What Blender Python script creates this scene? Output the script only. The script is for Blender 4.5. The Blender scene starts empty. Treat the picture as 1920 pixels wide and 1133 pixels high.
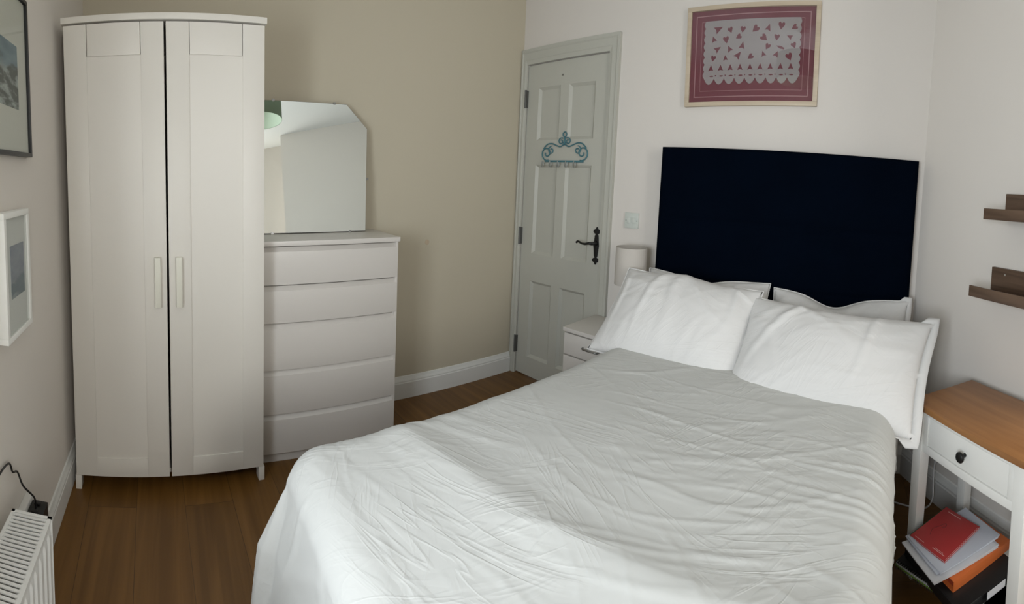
import bpy, bmesh, math, random
from mathutils import Vector, Matrix, noise
random.seed(7)
S = bpy.context.scene
COL = S.collection
R = math.radians

# ------------------------------------------------------------------ camera
# a swept phone panorama: cylindrical projection, 813 px per radian
F = 813.1
cam = bpy.data.cameras.new('camera'); camo = bpy.data.objects.new('camera', cam); COL.objects.link(camo)
cam.type = 'PANO'; cam.panorama_type = 'CENTRAL_CYLINDRICAL'
cam.central_cylindrical_range_u_min = -960 / F; cam.central_cylindrical_range_u_max = 960 / F
cam.central_cylindrical_range_v_max = 392.1 / F; cam.central_cylindrical_range_v_min = -(1133 - 392.1) / F
cam.central_cylindrical_radius = 1.0
cam.clip_start = 0.02
camo.location = (0, 0, 1.288)
camo.rotation_mode = 'XYZ'
camo.matrix_world = (Matrix.Translation((0, 0, 1.288)) @ Matrix.Rotation(R(44.98), 4, 'Z')
                     @ Matrix.Rotation(R(90 - 3.60), 4, 'X') @ Matrix.Rotation(R(2.51), 4, 'Z'))
S.camera = camo

# ------------------------------------------------------------------ view, sky, light
S.view_settings.view_transform = 'Standard'; S.view_settings.look = 'None'
S.view_settings.gamma = 1; S.view_settings.use_curve_mapping = False
S.view_settings.exposure = -0.02
W = bpy.data.worlds.new('overcast_sky'); S.world = W; W.use_nodes = True
W.node_tree.nodes['Background'].inputs[0].default_value = (0.78, 0.88, 1.0, 1)
W.node_tree.nodes['Background'].inputs[1].default_value = 1.5
def area(name, loc, rot, sx, sy, power, col):
    l = bpy.data.lights.new(name, 'AREA'); l.shape = 'RECTANGLE'; l.size = sx; l.size_y = sy
    l.energy = power; l.color = col
    o = bpy.data.objects.new(name, l); COL.objects.link(o); o.location = loc; o.rotation_euler = rot
    return o
# daylight entering through window_1, behind the camera
area('window_daylight', (-0.41, -0.64, 1.26), (R(90), 0, 0), 0.74, 0.80, 40, (0.91, 0.96, 1.03))
Cq = lambda t, n: (0.331 + t * math.sin(R(31)) + n * math.cos(R(31)), 2.086 - t * math.cos(R(31)) + n * math.sin(R(31)))
# daylight entering through window_2, in the recess to the right
area('recess_window_daylight', (*Cq(2.05, .56), 1.62), (R(84), 0, R(90 - 31)), 0.8, 1.2, 43, (1.0, 0.975, 0.93))

# ------------------------------------------------------------------ materials
def mat(name, col, rough=0.5, metal=0.0, spec=0.5, bump=0.0, bscale=200, var=0.0, vscale=3, sheen=0.0):
    m = bpy.data.materials.new(name); m.use_nodes = True; nt = m.node_tree; b = nt.nodes['Principled BSDF']
    b.inputs['Base Color'].default_value = (*col, 1); b.inputs['Roughness'].default_value = rough
    b.inputs['Metallic'].default_value = metal; b.inputs['Specular IOR Level'].default_value = spec
    if sheen: b.inputs['Sheen Weight'].default_value = sheen
    tc = nt.nodes.new('ShaderNodeTexCoord')
    n = nt.nodes.new('ShaderNodeTexNoise'); n.inputs['Scale'].default_value = vscale; n.inputs['Detail'].default_value = 4
    nt.links.new(tc.outputs['Object'], n.inputs['Vector'])
    r = nt.nodes.new('ShaderNodeMapRange'); r.inputs['To Min'].default_value = 1 - var; r.inputs['To Max'].default_value = 1 + var
    nt.links.new(n.outputs['Fac'], r.inputs['Value'])
    v = nt.nodes.new('ShaderNodeVectorMath'); v.operation = 'SCALE'; v.inputs[0].default_value = col
    nt.links.new(r.outputs[0], v.inputs['Scale']); nt.links.new(v.outputs[0], b.inputs['Base Color'])
    if bump:
        n2 = nt.nodes.new('ShaderNodeTexNoise'); n2.inputs['Scale'].default_value = bscale; n2.inputs['Detail'].default_value = 3
        nt.links.new(tc.outputs['Object'], n2.inputs['Vector'])
        bp = nt.nodes.new('ShaderNodeBump'); bp.inputs['Strength'].default_value = bump; bp.inputs['Distance'].default_value = 0.002
        nt.links.new(n2.outputs['Fac'], bp.inputs['Height']); nt.links.new(bp.outputs[0], b.inputs['Normal'])
    return m

def wood(name, c1, c2, rough, axis=0, scale=1.0, planks=None):
    m = bpy.data.materials.new(name); m.use_nodes = True; nt = m.node_tree; b = nt.nodes['Principled BSDF']; L = nt.links.new
    b.inputs['Roughness'].default_value = rough
    tc = nt.nodes.new('ShaderNodeTexCoord'); mp = nt.nodes.new('ShaderNodeMapping')
    L(tc.outputs['Object'], mp.inputs['Vector'])
    sc = [28 * scale] * 3; sc[axis] = 1.6 * scale; mp.inputs['Scale'].default_value = sc
    n = nt.nodes.new('ShaderNodeTexNoise'); n.inputs['Scale'].default_value = 1.0; n.inputs['Detail'].default_value = 6; n.inputs['Distortion'].default_value = 0.6
    cr = nt.nodes.new('ShaderNodeValToRGB'); cr.color_ramp.elements[0].position = 0.32; cr.color_ramp.elements[1].position = 0.7
    cr.color_ramp.elements[0].color = (*c1, 1); cr.color_ramp.elements[1].color = (*c2, 1)
    L(n.outputs['Fac'], cr.inputs[0])
    out = cr.outputs[0]
    if planks:
        br = nt.nodes.new('ShaderNodeTexBrick'); br.offset = 0.37; br.inputs['Scale'].default_value = 1.0
        br.inputs['Brick Width'].default_value = planks[0]; br.inputs['Row Height'].default_value = planks[1]
        br.inputs['Mortar Size'].default_value = 0.0012; br.inputs['Mortar Smooth'].default_value = 0.2; br.inputs['Bias'].default_value = 0.0
        br.inputs['Color1'].default_value = (0.84, 0.84, 0.84, 1); br.inputs['Color2'].default_value = (1.10, 1.09, 1.07, 1)
        br.inputs['Mortar'].default_value = (0.45, 0.45, 0.45, 1)
        mp2 = nt.nodes.new('ShaderNodeMapping'); mp2.inputs['Location'].default_value = (0.35, 0.07, 0); mp2.inputs['Rotation'].default_value = (0, 0, R(-3))
        L(tc.outputs['Object'], mp2.inputs['Vector']); L(mp2.outputs[0], br.inputs['Vector'])
        # shift the grain from plank to plank
        ad = nt.nodes.new('ShaderNodeVectorMath'); ad.operation = 'MULTIPLY_ADD'
        L(br.outputs['Color'], ad.inputs[0]); ad.inputs[1].default_value = (9, 9, 9); L(mp.outputs[0], ad.inputs[2])
        L(ad.outputs[0], n.inputs['Vector'])
        mx = nt.nodes.new('ShaderNodeMix'); mx.data_type = 'RGBA'; mx.blend_type = 'MULTIPLY'; mx.inputs['Factor'].default_value = 1
        L(cr.outputs[0], mx.inputs[6]); L(br.outputs['Color'], mx.inputs[7]); out = mx.outputs[2]
    else:
        L(mp.outputs[0], n.inputs['Vector'])
    L(out, b.inputs['Base Color'])
    return m

M = {}
M['wall'] = mat('wall_paint', (0.75, 0.70, 0.64), 0.85, spec=0.2, bump=0.12, bscale=60, var=0.02, vscale=1.2)
M['wallA'] = mat('wall_paint_dimmed', (0.51, 0.46, 0.355), 0.85, spec=0.2, bump=0.12, bscale=60, var=0.02, vscale=1.2)  # same paint as the other walls, this wall's dimmer light put into the colour
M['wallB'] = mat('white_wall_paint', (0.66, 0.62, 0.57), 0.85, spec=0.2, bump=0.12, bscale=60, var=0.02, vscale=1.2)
M['wallC'] = mat('white_wall_paint_lightened', (0.74, 0.695, 0.64), 0.85, spec=0.2, bump=0.12, bscale=60, var=0.02, vscale=1.2)  # back wall's paint again, lightened so the colour carries this wall's brightness
M['ceiling'] = mat('ceiling_paint', (0.82, 0.82, 0.80), 0.9, spec=0.1)
M['gloss'] = mat('white_gloss_paint', (0.74, 0.735, 0.70), 0.38, bump=0.05, bscale=30)
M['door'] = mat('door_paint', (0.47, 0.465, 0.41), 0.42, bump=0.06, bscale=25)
M['lam'] = mat('white_foil', (0.70, 0.665, 0.60), 0.42, var=0.01)
M['lam2'] = mat('white_lacquer', (0.61, 0.575, 0.53), 0.35, var=0.01)
M['dark'] = mat('shadow_gap', (0.02, 0.02, 0.02), 0.9)
M['cream'] = mat('cream_plastic', (0.70, 0.68, 0.58), 0.45)
M['floor'] = wood('oak_laminate', (0.120, 0.053, 0.009), (0.185, 0.087, 0.019), 0.42, 0, 1.0, (1.25, 0.19))
M['oak'] = wood('stained_pine', (0.25, 0.105, 0.034), (0.37, 0.175, 0.062), 0.4, 1, 0.8)
M['walnut'] = wood('walnut_veneer', (0.075, 0.045, 0.028), (0.16, 0.10, 0.065), 0.5, 1, 1.2)
M['pale_wood'] = wood('pale_wood', (0.46, 0.375, 0.27), (0.56, 0.47, 0.35), 0.5, 0, 1.0)
M['whitepaint'] = mat('white_painted_pine', (0.88, 0.875, 0.83), 0.45)
M['rad'] = mat('radiator_enamel', (0.84, 0.84, 0.81), 0.3)
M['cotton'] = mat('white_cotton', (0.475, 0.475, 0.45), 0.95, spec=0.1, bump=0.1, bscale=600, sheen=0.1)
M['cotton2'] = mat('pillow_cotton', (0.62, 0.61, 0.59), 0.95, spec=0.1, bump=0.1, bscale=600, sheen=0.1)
M['navy'] = mat('navy_velvet', (0.0006, 0.0022, 0.006), 0.85, spec=0.02, sheen=0.0, var=0.3, vscale=5)
M['shade'] = mat('linen_shade', (0.50, 0.465, 0.42), 0.9, spec=0.1, bump=0.2, bscale=400)
M['greenshade'] = mat('green_shade', (0.26, 0.33, 0.24), 0.9, spec=0.1)
M['greenshade_in'] = mat('pale_green_lining', (0.62, 0.70, 0.56), 0.9, spec=0.1)
M['black'] = mat('black_plastic', (0.012, 0.012, 0.012), 0.4)
M['iron'] = mat('black_iron', (0.01, 0.01, 0.01), 0.45, metal=0.3)
M['blackframe'] = mat('black_frame_lacquer', (0.018, 0.019, 0.020), 0.4)
M['steel'] = mat('brushed_steel', (0.30, 0.30, 0.29), 0.4, metal=1.0)
M['greymetal'] = mat('pale_grey_metal', (0.34, 0.36, 0.35), 0.45, metal=0.3)
M['hinge'] = mat('dull_hinge_steel', (0.13, 0.13, 0.125), 0.5, metal=0.6)
M['screw'] = mat('bright_screw', (0.75, 0.73, 0.70), 0.3, metal=1.0)
M['teal'] = mat('teal_iron', (0.06, 0.17, 0.20), 0.5, var=0.15, vscale=40)
M['plate'] = mat('white_plastic_plate', (0.56, 0.59, 0.54), 0.4)
M['socket'] = mat('white_socket_plastic', (0.80, 0.79, 0.76), 0.35)
M['whitewire'] = mat('white_cable', (0.80, 0.79, 0.78), 0.4)
M['paper'] = mat('paper', (0.66, 0.66, 0.68), 0.8, spec=0.1)
M['paper2'] = mat('blue_white_paper', (0.60, 0.63, 0.70), 0.8, spec=0.1)
M['ink'] = mat('grey_ink', (0.30, 0.31, 0.38), 0.8)
M['red'] = mat('red_cover', (0.47, 0.045, 0.045), 0.45, var=0.05, vscale=20)
M['redmark'] = mat('dark_red_mark', (0.17, 0.02, 0.02), 0.5)
M['pinktext'] = mat('pale_print', (0.80, 0.50, 0.48), 0.6)
M['darkgreen'] = mat('dark_green_edge', (0.01, 0.08, 0.035), 0.5)
M['lime'] = mat('lime_edge', (0.22, 0.42, 0.05), 0.45)
M['orange'] = mat('orange_card', (0.62, 0.15, 0.035), 0.5, var=0.05, vscale=20)
M['orange_in'] = mat('red_orange_lining', (0.38, 0.055, 0.02), 0.6)
M['crimson'] = mat('crimson_mount', (0.17, 0.028, 0.05), 0.7, var=0.1, vscale=6)
M['pinkline'] = mat('pale_pink_line', (0.40, 0.21, 0.23), 0.7)
M['lace'] = mat('cut_paper_lace', (0.34, 0.295, 0.305), 0.8, var=0.08, vscale=8)
M['mount'] = mat('ivory_mount', (0.68, 0.66, 0.60), 0.8)
M['mountw'] = mat('white_mount', (0.70, 0.69, 0.67), 0.8)
M['mark'] = mat('filler_smudge', (0.50, 0.40, 0.29), 0.9)

def creased(m, strength):
    nt = m.node_tree; b = nt.nodes['Principled BSDF']; L = nt.links.new; tc = nt.nodes.new('ShaderNodeTexCoord'); prev = None
    for ang, sc, seed in ((16, (4, 30, 10), 0), (-30, (5, 26, 10), 3), (60, (4, 22, 10), 7)):
        mp = nt.nodes.new('ShaderNodeMapping'); mp.inputs['Rotation'].default_value = (0, 0, R(-ang)); mp.inputs['Location'].default_value = (seed, seed, 0)
        n = nt.nodes.new('ShaderNodeTexNoise'); n.inputs['Scale'].default_value = 1; n.inputs['Detail'].default_value = 2; n.inputs['Distortion'].default_value = .8
        mp2 = nt.nodes.new('ShaderNodeMapping'); mp2.inputs['Scale'].default_value = sc
        L(tc.outputs['Object'], mp.inputs[0]); L(mp.outputs[0], mp2.inputs[0]); L(mp2.outputs[0], n.inputs['Vector'])
        a = nt.nodes.new('ShaderNodeMath'); a.operation = 'SUBTRACT'; L(n.outputs['Fac'], a.inputs[0]); a.inputs[1].default_value = .5
        c = nt.nodes.new('ShaderNodeMath'); c.operation = 'ABSOLUTE'; L(a.outputs[0], c.inputs[0])
        r = nt.nodes.new('ShaderNodeMapRange'); r.inputs['From Max'].default_value = .07; r.inputs['To Min'].default_value = 1; r.inputs['To Max'].default_value = 0; L(c.outputs[0], r.inputs[0])
        # creases come in patches
        p = nt.nodes.new('ShaderNodeTexNoise'); p.inputs['Scale'].default_value = 3.2; p.inputs['Detail'].default_value = 1; L(mp.outputs[0], p.inputs['Vector'])
        q = nt.nodes.new('ShaderNodeMapRange'); q.inputs['From Min'].default_value = .45; q.inputs['From Max'].default_value = .65; L(p.outputs['Fac'], q.inputs[0])
        k = nt.nodes.new('ShaderNodeMath'); k.operation = 'MULTIPLY'; L(r.outputs[0], k.inputs[0]); L(q.outputs[0], k.inputs[1])
        if prev is None: prev = k.outputs[0]
        else:
            d = nt.nodes.new('ShaderNodeMath'); d.operation = 'ADD'; L(prev, d.inputs[0]); L(k.outputs[0], d.inputs[1]); prev = d.outputs[0]
    bp = nt.nodes.new('ShaderNodeBump'); bp.inputs['Strength'].default_value = strength; bp.inputs['Distance'].default_value = 0.0022
    L(prev, bp.inputs['Height']); L(bp.outputs[0], b.inputs['Normal'])
creased(M['cotton'], .34); creased(M['cotton2'], .25)
def glass_mat(name, tint, refl):
    m = bpy.data.materials.new(name); m.use_nodes = True; nt = m.node_tree; nt.nodes.clear()
    o = nt.nodes.new('ShaderNodeOutputMaterial'); mx = nt.nodes.new('ShaderNodeMixShader')
    t = nt.nodes.new('ShaderNodeBsdfTransparent'); t.inputs[0].default_value = (*tint, 1)
    g = nt.nodes.new('ShaderNodeBsdfGlossy'); g.inputs['Roughness'].default_value = 0.02
    mx.inputs[0].default_value = refl
    nt.links.new(t.outputs[0], mx.inputs[1]); nt.links.new(g.outputs[0], mx.inputs[2]); nt.links.new(mx.outputs[0], o.inputs[0])
    return m
M['glass'] = glass_mat('window_glass', (0.97, 0.98, 0.98), 0.05)
M['picglass'] = glass_mat('picture_glass', (0.96, 0.97, 0.96), 0.06)
mm = bpy.data.materials.new('silvered_glass'); mm.use_nodes = True
b_ = mm.node_tree.nodes['Principled BSDF']; b_.inputs['Metallic'].default_value = 1; b_.inputs['Roughness'].default_value = 0.01
b_.inputs['Base Color'].default_value = (0.86, 0.90, 0.87, 1); M['mirror'] = mm

def landscape(name, zlo, zhi, sky1, sky2, rock1, rock2, split):
    m = bpy.data.materials.new(name); m.use_nodes = True; nt = m.node_tree; b = nt.nodes['Principled BSDF']; L = nt.links.new
    b.inputs['Roughness'].default_value = 0.7
    tc = nt.nodes.new('ShaderNodeTexCoord'); sp = nt.nodes.new('ShaderNodeSeparateXYZ'); L(tc.outputs['Object'], sp.inputs[0])
    n = nt.nodes.new('ShaderNodeTexNoise'); n.inputs['Scale'].default_value = 26; n.inputs['Detail'].default_value = 8
    mp = nt.nodes.new('ShaderNodeMapping'); mp.inputs['Scale'].default_value = (0.6, 1, 1.6); mp.inputs['Rotation'].default_value = (0, R(35), 0)
    L(tc.outputs['Object'], mp.inputs[0]); L(mp.outputs[0], n.inputs['Vector'])
    def ramp(a, b2, lo, hi, src):
        c = nt.nodes.new('ShaderNodeValToRGB'); c.color_ramp.elements[0].color = (*a, 1); c.color_ramp.elements[1].color = (*b2, 1)
        c.color_ramp.elements[0].position = lo; c.color_ramp.elements[1].position = hi; L(src, c.inputs[0]); return c.outputs[0]
    sky = ramp(sky1, sky2, 0.3, 0.7, n.outputs['Fac']); rock = ramp(rock1, rock2, 0.42, 0.58, n.outputs['Fac'])
    mr = nt.nodes.new('ShaderNodeMapRange'); mr.inputs['From Min'].default_value = zlo; mr.inputs['From Max'].default_value = zhi; L(sp.outputs[2], mr.inputs[0])
    ad = nt.nodes.new('ShaderNodeMath'); ad.operation = 'MULTIPLY_ADD'; L(n.outputs['Fac'], ad.inputs[0]); ad.inputs[1].default_value = 0.5; L(mr.outputs[0], ad.inputs[2])
    st = nt.nodes.new('ShaderNodeMapRange'); st.inputs['From Min'].default_value = split + 0.2; st.inputs['From Max'].default_value = split + 0.32; L(ad.outputs[0], st.inputs[0])
    mx = nt.nodes.new('ShaderNodeMix'); mx.data_type = 'RGBA'; L(st.outputs[0], mx.inputs[0]); L(rock, mx.inputs[6]); L(sky, mx.inputs[7])
    L(mx.outputs[2], b.inputs['Base Color']); return m
M['sea'] = landscape('sea_and_rocks_print', 1.47, 1.68, (0.14, 0.20, 0.24), (0.22, 0.30, 0.34), (0.10, 0.11, 0.10), (0.42, 0.45, 0.43), 0.62)
M['hills'] = landscape('misty_sea_print', 0.97, 1.11, (0.22, 0.24, 0.30), (0.33, 0.35, 0.40), (0.17, 0.21, 0.24), (0.30, 0.33, 0.36), 0.3)

# ------------------------------------------------------------------ mesh helpers
class MB:
    def __init__(s): s.bm = bmesh.new()
    def box(s, x0, x1, y0, y1, z0, z1):
        v = [s.bm.verts.new(p) for p in ((x0, y0, z0), (x1, y0, z0), (x1, y1, z0), (x0, y1, z0), (x0, y0, z1), (x1, y0, z1), (x1, y1, z1), (x0, y1, z1))]
        for f in ((0, 3, 2, 1), (4, 5, 6, 7), (0, 1, 5, 4), (1, 2, 6, 5), (2, 3, 7, 6), (3, 0, 4, 7)):
            s.bm.faces.new([v[i] for i in f])
        return s
    def prism(s, pts, d, fn):
        """pts: 2-D outline; fn(u, v, w) -> 3-D; extruded for w in d=(w0, w1)"""
        a = [s.bm.verts.new(fn(u, v, d[0])) for u, v in pts]; b = [s.bm.verts.new(fn(u, v, d[1])) for u, v in pts]
        n = len(pts); s.bm.faces.new(a[::-1]); s.bm.faces.new(b)
        for i in range(n): s.bm.faces.new((a[i], a[(i + 1) % n], b[(i + 1) % n], b[i]))
        return s
    def tube(s, pts, r, seg=8, cap=True, closed=False):
        pts = [Vector(p) for p in pts]; n = len(pts); rings = []
        rr = r if isinstance(r, (list, tuple)) else [r] * n
        up = Vector((0, 0, 1)); prev = None
        for i, p in enumerate(pts):
            if closed: t = pts[(i + 1) % n] - pts[i - 1]
            else: t = pts[min(i + 1, n - 1)] - pts[max(i - 1, 0)]
            t.normalize()
            if prev is None:
                a = t.cross(up)
                if a.length < 1e-3: a = t.cross(Vector((1, 0, 0)))
            else: a = prev - t * prev.dot(t)
            a.normalize(); prev = a; b = t.cross(a)
            rings.append([s.bm.verts.new(p + (a * math.cos(q) + b * math.sin(q)) * rr[i]) for q in [2 * math.pi * k / seg for k in range(seg)]])
        for i in range(n if closed else n - 1):
            A, B = rings[i], rings[(i + 1) % n]
            for k in range(seg): s.bm.faces.new((A[k], A[(k + 1) % seg], B[(k + 1) % seg], B[k]))
        if cap and not closed: s.bm.faces.new(rings[0][::-1]); s.bm.faces.new(rings[-1])
        return s
    def lathe(s, prof, c=(0, 0, 0), seg=32, axis='z', cap=True):
        rings = []
        for r, h in prof:
            ring = []
            for k in range(seg):
                q = 2 * math.pi * k / seg; a, b = r * math.cos(q), r * math.sin(q)
                p = (a, b, h) if axis == 'z' else ((h, a, b) if axis == 'x' else (a, h, b))
                ring.append(s.bm.verts.new((c[0] + p[0], c[1] + p[1], c[2] + p[2])))
            rings.append(ring)
        for A, B in zip(rings, rings[1:]):
            for k in range(seg): s.bm.faces.new((A[k], A[(k + 1) % seg], B[(k + 1) % seg], B[k]))
        if cap and prof[0][0] > 1e-6: s.bm.faces.new(rings[0][::-1])
        if cap and prof[-1][0] > 1e-6: s.bm.faces.new(rings[-1])
        return s
    def grid(s, fn, nu, nv):
        g = [[s.bm.verts.new(fn(i / nu, j / nv)) for j in range(nv + 1)] for i in range(nu + 1)]
        for i in range(nu):
            for j in range(nv): s.bm.faces.new((g[i][j], g[i + 1][j], g[i + 1][j + 1], g[i][j + 1]))
        return s
    def build(s, name, m, parent=None, bevel=0.0, seg=2, smooth=False, loc=None, angle=35):
        bmesh.ops.recalc_face_normals(s.bm, faces=s.bm.faces)
        if bevel:
            es = [e for e in s.bm.edges if len(e.link_faces) == 2 and e.calc_face_angle(0) > R(angle)]
            bmesh.ops.bevel(s.bm, geom=es, offset=bevel, segments=seg, profile=0.6, affect='EDGES', clamp_overlap=True)
        if loc: bmesh.ops.translate(s.bm, verts=s.bm.verts, vec=-Vector(loc))
        me = bpy.data.meshes.new(name); s.bm.to_mesh(me); s.bm.free()
        o = bpy.data.objects.new(name, me); COL.objects.link(o)
        me.materials.append(M[m] if isinstance(m, str) else m)
        if smooth or bevel:
            for p in me.polygons: p.use_smooth = True
            if not smooth or bevel:
                try: me.set_sharp_from_angle(angle=R(40))
                except Exception: pass
        if parent: o.parent = parent
        if loc: o.location = loc
        return o
def merge(bm, d=1e-5): bmesh.ops.remove_doubles(bm, verts=bm.verts, dist=d)
def tag(o, label=None, cat=None, group=None, kind=None):
    if label: o['label'] = label
    if cat: o['category'] = cat
    if group: o['group'] = group
    if kind: o['kind'] = kind
    return o
def thing(name, label, cat, loc, rz=0.0, group=None):
    o = bpy.data.objects.new(name, None); COL.objects.link(o); o.location = loc; o.rotation_euler = (0, 0, rz); o.empty_display_size = 0.1
    return tag(o, label, cat, group)
def struct(name, mb, m, **k): return tag(mb.build(name, m, **k), kind='structure')

# ------------------------------------------------------------------ room shell
YB = 2.086; YD = -0.445; H = 2.65; AC = R(31)
ux, uy = math.cos(AC), math.sin(AC)                 # outward normal of wall C
tx, ty = math.sin(AC), -math.cos(AC)                # along wall C towards the viewer
Cc = (0.331, YB)
def Cp(t, n=0.0): return (Cc[0] + tx * t + ux * n, Cc[1] + ty * t + uy * n)
A0 = (-2.035, YB); A1 = (-2.268, YD)                 # wall A runs from the door corner to the left corner
def Ax(y): return A0[0] + (A0[1] - y) * (A1[0] - A0[0]) / (A0[1] - A1[1])
T1 = 1.13                                            # wall C ends here, then a recess
C1 = Cp(T1); C2 = Cp(T1, 0.36); tt = (C2[1] - YD) / (-ty); C3 = Cp(T1 + tt, 0.36)
zf = lambda u, v, w: (u, v, w)
struct('floor', MB().box(-2.7, 2.6, -0.8, 2.4, -0.10, 0.0), 'floor')
struct('ceiling', MB().box(-2.7, 2.6, -0.8, 2.4, H, H + 0.1), 'ceiling')
struct('wall_left', MB().prism([A0, A1, (A1[0] - 0.12, A1[1] - 0.12), (A0[0] - 0.12, A0[1] + 0.12)], (0, H), zf), 'wallA')
DX0, DX1, DT = -1.992, -1.355, 2.05
b = MB()
b.box(-2.16, DX0, YB, YB + 0.12, 0, H).box(DX1, 0.55, YB, YB + 0.12, 0, H).box(DX0, DX1, YB, YB + 0.12, DT, H)
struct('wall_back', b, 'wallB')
b = MB()
b.prism([Cc, C1, Cp(T1, 0.12), Cp(0, 0.12)], (0, H), zf)
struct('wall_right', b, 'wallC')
struct('wall_recess_return', MB().prism([Cp(T1, 0.12), C1, C2, Cp(T1 - 0.1, 0.36)], (0, H), zf), 'wall')
# recess wall with its window opening
a, c = T1 + 0.47, T1 + 1.37
b = MB()
def seg(t0, t1, z0, z1): b.prism([Cp(t0, 0.36), Cp(t1, 0.36), Cp(t1, 0.48), Cp(t0, 0.48)], (z0, z1), zf)
seg(T1, a, 0, H); seg(c, T1 + tt, 0, H); seg(a, c, 0, 0.95); seg(a, c, 2.15, H)
struct('wall_recess', b, 'wall')
def window(name, t0, t1, z0, z1, fn):
    """fn(t, n): n outwards"""
    f = MB(); e = 0.05
    def bx(ta, tb, za, zb, n0=0.03, n1=0.08): f.prism([fn(ta, n0), fn(tb, n0), fn(tb, n1), fn(ta, n1)], (za, zb), zf)
    bx(t0, t0 + e, z0, z1); bx(t1 - e, t1, z0, z1); bx(t0 + e, t1 - e, z0, z0 + e); bx(t0 + e, t1 - e, z1 - e, z1)
    bx((t0 + t1) / 2 - 0.025, (t0 + t1) / 2 + 0.025, z0 + e, z1 - e)
    fo = struct(name, f, 'gloss')
    g = MB(); g.prism([fn(t0 + e, .055), fn(t1 - e, .055), fn(t1 - e, .06), fn(t0 + e, .06)], (z0 + e, z1 - e), zf); g.build('pane', 'glass', fo)
    s = MB(); s.prism([fn(t0 - .01, -.05), fn(t1 + .01, -.05), fn(t1 + .01, 0.0), fn(t0 - .01, 0.0)], (z0 - .035, z0 - 0.005), zf); s.build('window_sill', 'gloss', fo, bevel=.004)
window('window_2', a, c, 0.95, 2.15, lambda t, n: Cp(t, 0.36 + n))
WX0, WX1, WZ0, WZ1 = -0.80, -0.02, 0.80, 1.95
b = MB(); x1 = C3[0] + 0.3
b.box(A1[0] - 0.12, WX0, YD - 0.12, YD, 0, H).box(WX1, x1, YD - 0.12, YD, 0, H).box(WX0, WX1, YD - 0.12, YD, 0, WZ0).box(WX0, WX1, YD - 0.12, YD, WZ1, H)
struct('wall_front', b, 'wall')
window('window_1', WX0, WX1, WZ0, WZ1, lambda t, n: (t, YD - n))

# skirting boards: one moulded profile swept along each wall
PR = [(0, 0), (0.018, 0), (0.018, 0.092), (0.0155, 0.097), (0.0155, 0.104), (0.010, 0.116), (0.006, 0.128), (0, 0.130)]
def skirt(name, p, q, nx, ny, m='gloss'):
    b = MB(); va = []
    for e in (p, q): va.append([b.bm.verts.new((e[0] + nx * d, e[1] + ny * d, z)) for d, z in PR])
    n = len(PR); b.bm.faces.new(va[0]); b.bm.faces.new(va[1][::-1])
    for i in range(n): b.bm.faces.new((va[0][i], va[0][(i + 1) % n], va[1][(i + 1) % n], va[1][i]))
    return struct(name, b, m)
dA = Vector((A1[0] - A0[0], A1[1] - A0[1])).normalized(); nA = (-dA[1], dA[0])
if nA[0] < 0: nA = (-nA[0], -nA[1])
skirt('baseboard_left', (A0[0] + dA[0] * .02, A0[1] + dA[1] * .02), A1, nA[0], nA[1])
skirt('baseboard_front', (A1[0] + .01, YD), (C3[0] - .02, YD), 0, 1)
skirt('baseboard_back', (DX1 + 0.072, YB), (Cc[0], YB), 0, -1)
skirt('baseboard_right', Cc, C1, -ux, -uy)

# architrave round the door: stepped profile with mitred corners
def architrave(name, x0, x1, zt, wl, wr, wt):
    prof = [(0.0, 0.0), (0.0, 0.010), (0.25, 0.014), (0.30, 0.018), (0.72, 0.018), (0.80, 0.024), (1.0, 0.024), (1.0, 0.0)]
    b = MB(); rows = []
    for f, d in prof:
        y = YB - d
        rows.append([b.bm.verts.new(p) for p in ((x0 - f * wl, y, 0), (x0 - f * wl, y, zt + f * wt), (x1 + f * wr, y, zt + f * wt), (x1 + f * wr, y, 0))])
    for A, B in zip(rows, rows[1:] + rows[:1]):
        for i in range(3): b.bm.faces.new((A[i], A[i + 1], B[i + 1], B[i]))
    return struct(name, b, 'door')
architrave('trim_1', DX0 + .004, DX1 - .004, DT, 0.040, 0.072, 0.095)

# the panelled door
d1 = bpy.data.objects.new('door_1', None)
b = MB(); YF = YB + 0.004; YK = YF + 0.038
XL, XR, ZB_, ZT = DX0 + .005, DX1 - .004, 0.008, DT - 0.006
px = [(-1.892, -1.712), (-1.646, -1.452)]; pz = [(0.135, 0.645), (0.828, 1.405), (1.562, 1.895)]
# stiles, muntin, rails
b.box(XL, px[0][0], YF, YK, ZB_, ZT).box(px[1][1], XR, YF, YK, ZB_, ZT)
zr = [(ZB_, pz[0][0]), (pz[0][1], pz[1][0]), (pz[1][1], pz[2][0]), (pz[2][1], ZT)]
for z0, z1 in zr: b.box(px[0][0], px[1][1], YF, YK, z0, z1)
for z0, z1 in pz: b.box(px[0][1], px[1][0], YF, YK, z0, z1)
door = struct('door_1', b, 'door')
for z0, z1 in pz:
    for x0, x1 in px:
        p = MB(); p.box(x0, x1, YF + .016, YF + .026, z0, z1)
        # bolection moulding: a sloped ring
        w = .017
        for (a0, a1, q0, q1) in ((x0, z0, x1, z0), (x1, z0, x1, z1), (x1, z1, x0, z1), (x0, z1, x0, z0)):
            cx, cz = (x0 + x1) / 2, (z0 + z1) / 2
            def inn(x, z): return (x + (w if x < cx else -w), z + (w if z < cz else -w))
            i0, i1 = inn(a0, a1), inn(q0, q1)
            vs = [p.bm.verts.new(v) for v in ((a0, YF + .001, a1), (q0, YF + .001, q1), (i1[0], YF + .0165, i1[1]), (i0[0], YF + .0165, i0[1]))]
            p.bm.faces.new(vs)
        p.build('door_panel', 'door', door)
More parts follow.
